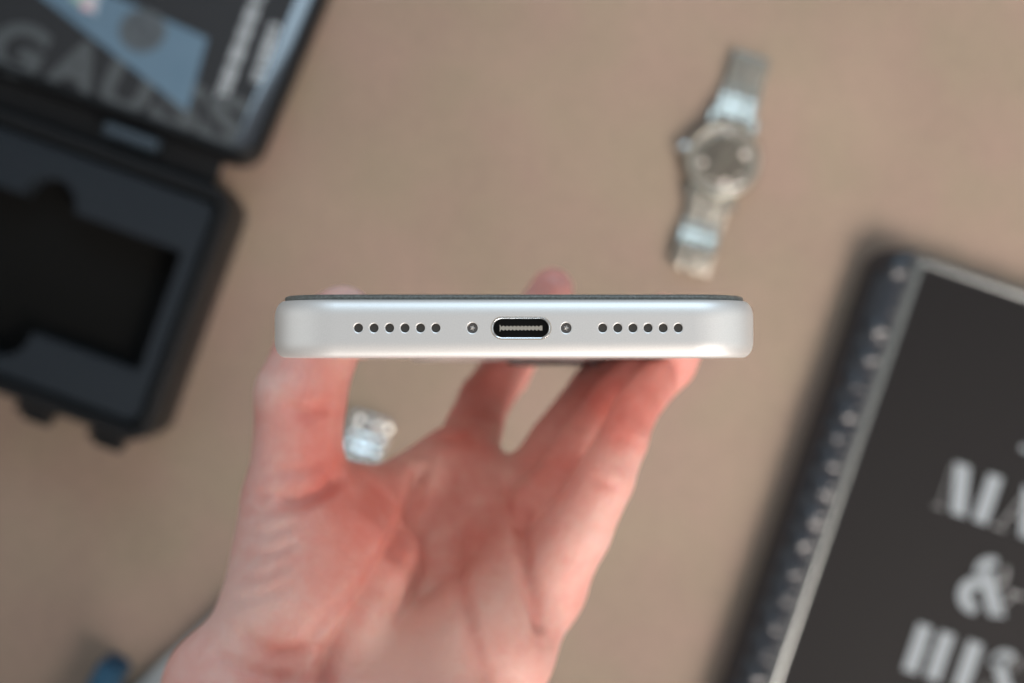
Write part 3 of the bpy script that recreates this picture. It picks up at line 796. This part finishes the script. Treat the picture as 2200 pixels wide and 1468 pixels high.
for px, py, rad in ((1510, 349, 1.5), (1600, 332, 1.5), (1557, 394, 1.9), (1564, 281, 1.4), (1530, 388, 0.8), (1588, 380, 0.8), (1528, 296, 0.8), (1592, 290, 0.8)):
    q = Wi @ P(px, py, HC-0.0095)
    bm = bmesh.new(); lathe(bm, [(rad*MM, 8.6*MM), (rad*MM, 9.4*MM), (rad*0.7*MM, 9.75*MM), (rad*0.3*MM, 9.85*MM)], 20, M=Matrix.Translation((q.x, q.y, 0)))
    obj('hour_marker', bm, M_marker, dial)
for ang, ln, wd in ((-35, 7.5, 1.2), (150, 10.5, 0.9), (75, 11, 0.3)):
    bm = bmesh.new(); box(bm, wd*MM, ln*MM, 0.25*MM, Matrix.Rotation(R(ang), 4, 'Z') @ Matrix.Translation((0, ln/2*MM-1.2*MM, (9.2+0.12*wd)*MM)))
    obj('watch_hand', bm, M_dialring, dial)
bm = bmesh.new(); lathe(bm, [(15.2*MM, 10.2*MM), (15.2*MM, 10.7*MM), (14.4*MM, 11.1*MM), (8*MM, 11.5*MM), (2*MM, 11.6*MM)], 48)
obj('crystal', bm, M_crystal, watch)
q = Wi @ P(1484, 322, HC-0.005)
cd = Vector((q.x, q.y, 0)).normalized()
bm = bmesh.new(); lathe(bm, [(2.9*MM, 18.6*MM), (3.2*MM, 19*MM), (3.2*MM, 21.6*MM), (2.6*MM, 22.6*MM), (1*MM, 23*MM)], 24,
    M=frame((0, 0, 5*MM), cd.cross(Vector((0, 0, 1))), Vector((0, 0, 1))).copy() if False else frame((0, 0, 5*MM), Vector((0, 0, 1)).cross(cd), Vector((0, 0, -1)) if False else cd.cross(Vector((0, 0, 1)).cross(cd)) ))
obj('crown', bm, M_steelpol, watch)
for sx in (-1, 1):
    for sy in (-1, 1):
        bm = bmesh.new(); box(bm, 3.0*MM, 8.4*MM, 4.4*MM, Matrix.Translation((sx*10.8*MM, sy*19.2*MM, 4.6*MM)) @ Matrix.Rotation(R(-6 if sy < 0 else -14), 4, 'X'), 0.5*MM)
        obj('lug', bm, M_steel, watch)
# bracelet: height of the top face along the strap
def zprof(s):
    pts = [(-60, 5.4), (-57.5, 6.0), (-52, 6.7), (-47, 7.2), (-44, 6.9), (-36, 4.2), (-31, 4.3), (-20, 5.4), (20, 8.6), (23, 8.2), (35, 3.7), (44, 4.0), (54, 4.7), (58, 3.6)]
    for (a, za), (b, zb) in zip(pts[:-1], pts[1:]):
        if a <= s <= b:
            t = (s-a)/(b-a); return za+(zb-za)*t
    return 2.5
s_list = [19.5+4.2*k for k in range(9)]+[-19.5-4.1*k for k in range(9)]+[-55.4]
for s in s_list:
    za, zb = zprof(s-2), zprof(s+2); pit = math.atan2(zb-za, 4.0); zc = (za+zb)/2
    wd = 20.5-abs(s)*0.03 if abs(s) > 22 else 18
    bm = bmesh.new()
    for cx, ww in ((-wd*0.355, wd*0.285), (0, wd*0.42), (wd*0.355, wd*0.285)):
        box(bm, ww*MM, 4.12*MM/math.cos(pit), 2.6*MM, Matrix.Translation((cx*MM, s*MM, (zc-1.3)*MM)) @ Matrix.Rotation(pit, 4, 'X'), 0.18*MM)
    obj('bracelet_link', bm, M_steel, watch)

# ------------------------------------------------------------------ bracelet end behind the thumb
bx = Vector((math.cos(R(18)), -math.sin(R(18)), 0)); by = Vector((math.sin(R(18)), math.cos(R(18)), 0))
bc = P(790, 925, HC-0.006); bc.z = 0
br = thing('metal_bracelet', 'silver metal bracelet end showing in the gap between thumb and palm', 'bracelet', frame(bc, bx, by) @ Matrix.Diagonal((0.92, 0.92, 0.92, 1)))
for k in range(7):
    s = 5-5.6*k; z = [4.4, 3.8, 4.4, 6.2, 7.4, 6.4, 4.4][k]; pit = [3, -4, -17, -20, -6, 14, 14][k]
    bm = bmesh.new()
    for cx, ww in ((-8.4, 6.2), (0, 9.6), (8.4, 6.2)):
        box(bm, ww*MM, 5.9*MM, 3.0*MM, Matrix.Translation((cx*MM, s*MM, (z-1.5)*MM)) @ Matrix.Rotation(R(pit), 4, 'X') @ Matrix.Rotation(R(cx*0.9), 4, 'Y'), 0.9*MM)
    obj('bracelet_link', bm, M_steelpol, br)

# ------------------------------------------------------------------ blue handled tool, lower left
tc_ = P(236, 1442, HC-0.016); tc_.z = 0
tool = thing('hand_tool', 'dark blue handle and grey metal bar of a tool beside the wrist', 'tool', frame(tc_, Vector((0.88, -0.47, 0)), Vector((0.47, 0.88, 0))))
Ti = tool.matrix_world.inverted()
bm = bmesh.new()
slab(bm, 0.0064, 0.045, 0.003, [(0.001, 0.0003), (0, 0.0015), (0, 0.0205), (0.0006, 0.0225), (0.002, 0.0238)], 5, off=(0, -0.0405))
obj('handle', bm, M_bluegrip, tool)
a = Ti @ P(268, 1528, HC-0.006); b = Ti @ P(538, 1279, HC-0.006); a.z = b.z = 0.0042
d = (b-a); L = d.length
bm = bmesh.new(); box(bm, 0.011, L, 0.0065, frame((a+b)/2, Vector((d.y, -d.x, 0)), d), 0.0016)
obj('metal_bar', bm, M_toolsteel, tool)
